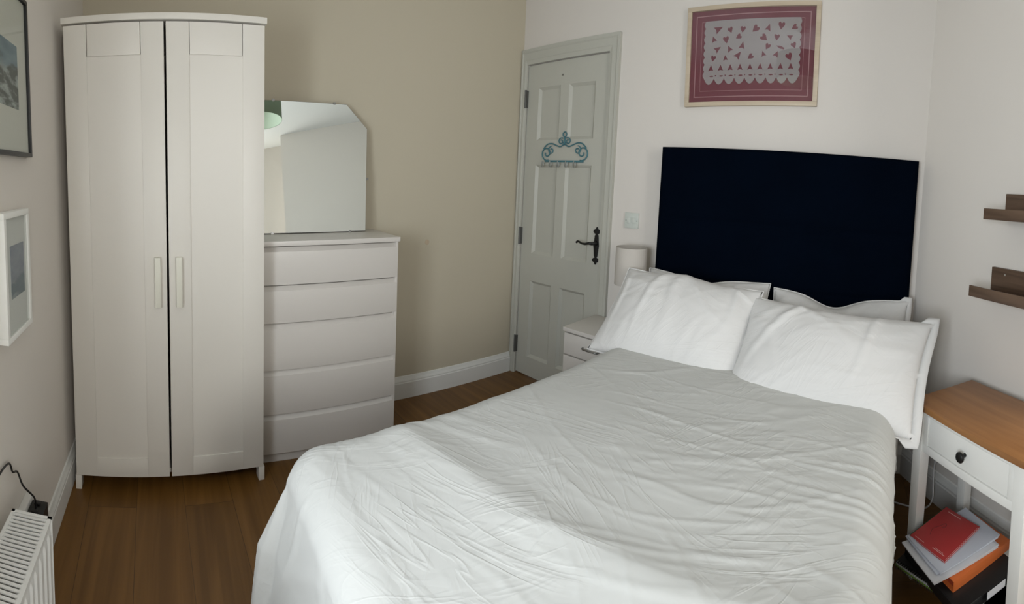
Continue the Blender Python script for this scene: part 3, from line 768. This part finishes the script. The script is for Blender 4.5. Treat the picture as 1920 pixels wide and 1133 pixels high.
sk = thing('wall_socket', 'white wall socket on the left-hand wall behind the radiator end', 'wall socket', (-1.10, YD, .305))
b = MB(); b.box(-.073, .073, .0, .022, -.043, .043); b.build('back_box', 'socket', sk, bevel=.003)
for x in (.036,):
    b = MB(); b.box(x - .008, x + .008, .021, .026, .018, .034); b.build('switch', 'socket', sk, bevel=.001)
pw = thing('power_adapter', 'black power adapter with trailing cable plugged in behind the radiator', 'power adapter', (-1.135, YD + .023, .298))
b = MB(); b.box(-.030, .034, .0, .048, -.036, .036); b.box(-.02, -.008, .01, .03, .035, .042).box(.012, .024, .01, .03, .035, .042)
b.build('plug_body', 'black', pw, bevel=.004)
b = MB()
def smooth_path(P, n=8):
    P = [Vector(p) for p in P]; out = []
    for i in range(len(P) - 1):
        p0, p1, p2, p3 = P[max(i - 1, 0)], P[i], P[i + 1], P[min(i + 2, len(P) - 1)]
        for k in range(n):
            t_ = k / n; out.append(.5 * ((2 * p1) + (-p0 + p2) * t_ + (2 * p0 - 5 * p1 + 4 * p2 - p3) * t_ * t_ + (-p0 + 3 * p1 - 3 * p2 + p3) * t_ ** 3))
    out.append(P[-1]); return out
b.tube(smooth_path([(.004, .02, .036), (.012, .02, .075), (.045, .0, .13), (.055, -.012, .175), (.085, -.014, .195), (.105, -.015, .232), (.16, -.015, .245), (.24, -.010, .25), (.30, -.008, .30), (.335, .02, .42), (.362, .045, .49)]), .0028, 8)
b.build('cable', 'black', pw, smooth=True)

# ------------------------------------------------------------------ wooden-topped side table (local x towards the wall, y towards the headboard wall)
TP = (.2535, 1.5095, 0)
tb = thing('side_table', 'white side table with brown wooden top and one drawer, right of the bed', 'side table', TP, AC)
tw = .510; td = .315; tz = .616
b = MB(); b.box(0, td, -tw, 0, tz - .020, tz); b.build('table_top', 'oak', tb, bevel=.0025)
lg = .044
for lx0, ly0 in ((.014, -.014 - lg), (.014, -tw + .014), (td - .014 - lg, -.014 - lg), (td - .014 - lg, -tw + .014)):
    b = MB()
    if True:
        z0, z1 = 0, tz - .020; k = .004
        vs = [b.bm.verts.new(p) for p in ((lx0 + k, ly0 + k, z0), (lx0 + lg - k, ly0 + k, z0), (lx0 + lg - k, ly0 + lg - k, z0), (lx0 + k, ly0 + lg - k, z0), (lx0, ly0, z1), (lx0 + lg, ly0, z1), (lx0 + lg, ly0 + lg, z1), (lx0, ly0 + lg, z1))]
        for f_ in ((0, 3, 2, 1), (4, 5, 6, 7), (0, 1, 5, 4), (1, 2, 6, 5), (2, 3, 7, 6), (3, 0, 4, 7)): b.bm.faces.new([vs[i] for i in f_])
    b.build('leg', 'whitepaint', tb, bevel=.0015)
ya, yb2 = -tw + .014 + lg, -.014 - lg; za, zb2 = .452, tz - .020
b = MB()      # front rails around the drawer
b.box(.020, .040, ya, yb2, zb2 - .020, zb2).box(.020, .040, ya, yb2, za, za + .026).box(.020, .040, ya, ya + .022, za + .026, zb2 - .02).box(.020, .040, yb2 - .022, yb2, za + .026, zb2 - .02)
b.build('apron', 'whitepaint', tb, bevel=.0008)
b = MB(); b.box(.023, .041, ya + .0245, yb2 - .0245, za + .0285, zb2 - .0225); dr = b.build('drawer', 'whitepaint', tb, bevel=.001)
b = MB(); b.lathe([(.006, .023), (.006, .010), (.010, .006), (.0155, .003), (.0165, -.002), (.0135, -.006), (0, -.0065)], (0, (ya + yb2) / 2, (za + zb2) / 2 + .004), 24, 'x'); b.build('knob', 'iron', dr, smooth=True)
for y0 in (-tw + .018, -.018 - .018):
    b = MB(); b.box(.014 + lg, td - .014 - lg, y0, y0 + .018, za, zb2); b.build('side_rail', 'whitepaint', tb, bevel=.001)
b = MB(); b.box(td - .036, td - .020, ya, yb2, za, zb2); b.build('back_rail', 'whitepaint', tb)
b = MB()
b.box(.022, td - .022, ya + .002, yb2 - .002, .082, .098); b.box(.022 + .04, td - .022 - .04, -tw + .02, -.02, .082, .098); b.build('shelf', 'whitepaint', tb, bevel=.001)

# things on the shelf: each laid in the table's own frame
TM = Matrix.Translation(TP) @ Matrix.Rotation(AC, 4, 'Z')
def onshelf(name, label, cat, lx_, ly_, lz_, rz, group=None):
    p = TM @ Vector((lx_, ly_, lz_)); return thing(name, label, cat, p, AC + R(rz), group)
# green edged spiral notebook flat on the shelf, sticking out at the front
nb = onshelf('spiral_notebook', 'black spiral notebook with lime green edge poking out at the front of the shelf', 'notebook', .0095, -.183, .0985, 15)
b = MB(); b.box(-.045, .17, -.135, .135, 0, .004); b.build('back_cover', 'lime', nb, bevel=.0015)
b = MB(); b.box(-.042, .17, -.132, .132, .0042, .0105); b.build('pages', 'paper', nb)
b = MB(); b.box(-.043, .17, -.133, .133, .0107, .0135); b.build('front_cover', 'black', nb, bevel=.001)
b = MB()
for i in range(30):
    y = -.125 + i * .0086; pts = [(-.044 + .010 * math.cos(q / 12 * 2 * math.pi), y, .0080 + .0115 * math.sin(q / 12 * 2 * math.pi)) for q in range(12)]
    b.tube(pts, .0012, 5, closed=True)
b.build('spiral_wire', 'steel', nb)
# black ring binder
bf = onshelf('ring_binder', 'black ring binder lying between the spiral notebook and the orange file', 'binder', .095, -.215, .1125, -5)
b = MB()
b.box(-.132, .125, -.140, .140, 0, .003).box(-.132, .125, -.140, .140, .028, .031).box(-.135, -.132, -.140, .140, 0, .031); b.build('cover', 'black', bf, bevel=.001)
b = MB(); b.box(-.125, .110, -.128, .128, .0035, .0275); b.build('pages', 'black', bf)
b = MB(); b.box(-.020, .060, -.1408, -.1402, .003, .026); b.build('end_label', 'paper', bf)
# orange card file, open at its left end
of = onshelf('box_file', 'orange card file lying open-ended on the black binder', 'file', .112, -.208, .1440, -2)
b = MB()
L_, Wd_, Hh = .130, .085, .032
b.box(-L_, L_, -Wd_, Wd_, 0, .0018).box(-L_, L_, -Wd_, Wd_, Hh - .0018, Hh).box(-L_, L_, -Wd_, -Wd_ + .0018, .0018, Hh - .0018).box(-L_, L_, Wd_ - .0018, Wd_, .0018, Hh - .0018)
b.build('card_case', 'orange', of, bevel=.0006)
b = MB(); b.box(-L_ + .012, L_ - .01, -Wd_ + .004, Wd_ - .004, .004, .020); b.build('contents', 'orange_in', of)
# loose stacks of paper
def papers(label, lx_, ly_, lz_, rz, n, w_, l_, seed, curl, m):
    e = onshelf('paper_stack', label, 'papers', lx_, ly_, lz_, rz, None)
    rn = random.Random(seed)
    for i in range(n):
        b = MB(); ox, oy, a_ = rn.uniform(-.006, .006), rn.uniform(-.006, .006), rn.uniform(-.05, .05); zb_ = i * .0042
        for top_ in (0, 1):
            def f(u, v):
                x = (u - .5) * w_; y = (v - .5) * l_
                z = zb_ + top_ * .0036 + curl * (1 - u) ** 3 + .0010 * noise.noise(Vector((x * 12, y * 12, seed)))
                return (x * math.cos(a_) - y * math.sin(a_) + ox, x * math.sin(a_) + y * math.cos(a_) + oy, z)
            b.grid(f, 10, 10)
        b.bm.verts.ensure_lookup_table(); es = [e_ for e_ in b.bm.edges if len(e_.link_faces) == 1]
        bmesh.ops.bridge_loops(b.bm, edges=es)
        b.build('sheet_bundle', m, e, smooth=False)
    return e
papers('lower stack of loose white papers on the orange file', .060, -.192, .1775, -8, 3, .262, .178, 5, .003, 'paper')
papers('upper stack of stapled papers directly under the red notebook', .077, -.178, .1920, -3, 2, .262, .172, 9, .004, 'paper2')
rb = onshelf('notebook', 'thin red exercise notebook lying on top of the papers', 'notebook', .066, -.156, .2040, -82)
rb.rotation_euler = (R(1.2), 0, rb.rotation_euler.z)
b = MB(); b.box(-.074, .074, -.096, .096, 0, .0012).box(-.074, .074, -.096, .096, .0046, .0058); b.build('cover', 'red', rb, bevel=.0004)
b = MB(); b.box(-.072, .073, -.094, .094, .0013, .0045); b.build('pages', 'paper', rb)
b = MB(); b.box(-.0755, -.0735, -.096, .096, .0, .0061); b.build('spine_tape', 'darkgreen', rb)
for q in ((-.052, .002, .080, .0825), (.012, .060, -.082, -.080), (-.06, -.022, -.086, -.0845), (.018, .050, -.0765, -.0752)):
    b = MB(); b.box(q[0], q[1], q[2], q[3], .0059, .0061); b.build('printed_line', 'pinktext', rb)
b = MB(); b.box(.0705, .0715, -.090, .090, .0059, .0061); b.build('edge_line', 'pinktext', rb)
b = MB(); b.tube(smooth_path([(-.030, -.045, .0061), (-.040, -.020, .0061), (-.030, .010, .0061), (-.022, .030, .0061), (-.014, .018, .0061), (-.022, .006, .0061)]), .0009, 6)
b.build('scribble', 'redmark', rb)

# white cable hanging behind the table
cb = MB(); p0 = TM @ Vector((.285, -.045, .62)); 
wp = [TM @ Vector(v) for v in ((.300, .06, .56), (.300, .09, .42), (.292, .135, .30), (.290, .152, .20), (.290, .150, .125), (.282, .140, .075), (.270, .165, .028), (.235, .24, .005), (.18, .32, .004))]
cb.tube(smooth_path(wp), .0034, 8); tag(cb.build('cable', 'whitewire', smooth=True, loc=tuple(wp[5])), 'white mains cable hanging down behind the wooden-topped side table', 'cable')

# ------------------------------------------------------------------ walnut picture ledges
def ledge(label, t0, z, t1, screw):
    p = Cp(t0); e = thing('picture_ledge', label, 'shelf', (p[0], p[1], z), AC, 'walnut picture ledges on the right wall')
    L_ = t1 - t0
    b = MB(); b.box(-.1385, -.001, -L_, 0, 0, .012); b.build('shelf_board', 'walnut', e, bevel=.001)
    b = MB(); b.box(-.145, -.139, -L_, .0, 0, .041); b.build('front_lip', 'walnut', e, bevel=.001)
    b = MB(); b.box(-.018, -.001, -L_, 0, .0125, .105); b.build('back_board', 'walnut', e, bevel=.001)
    if screw:
        b = MB(); b.lathe([(.0045, -.0195), (.0045, -.018)], (0, -.070, .082), 12, 'x'); b.build('screw_head', 'screw', e)
ledge('upper walnut picture ledge on the right wall', .535, 1.266, 1.11, False)
ledge('lower walnut picture ledge on the right wall, with a screw in its back board', .490, .970, 1.11, True)

# ------------------------------------------------------------------ pendant seen in the mirror
pn = thing('pendant_lamp', 'green drum pendant lampshade hanging from the ceiling, seen in the mirror', 'lamp', (-.50, .66, H))
b = MB(); b.lathe([(.20, -.42), (.20, -.22), (.198, -.22), (.198, -.42), (.20, -.42)], seg=48, cap=False); b.build('lamp_shade', 'greenshade', pn, smooth=True)
b = MB(); b.lathe([(.1975, -.418), (.1975, -.222)], seg=48, cap=False)
b.build('shade_lining', 'greenshade_in', pn, smooth=True)
b = MB(); b.tube([(0, 0, 0), (0, 0, -.26)], .003, 8); b.build('flex', 'socket', pn)
b = MB(); b.lathe([(.045, -.002), (.045, -.02), (.01, -.035)], seg=24); b.build('ceiling_rose', 'socket', pn, smooth=True)
b = MB()
for k in range(3):
    q = k * 2.094; b.tube([(0, 0, -.255), (.197 * math.cos(q), .197 * math.sin(q), -.255)], .002, 6)
b.lathe([(.016, -.25), (.016, -.30)], seg=14); b.lathe([(.013, -.30), (.03, -.335), (.03, -.36), (0, -.385)], seg=18); b.build('bulb_holder', 'socket', pn, smooth=True)
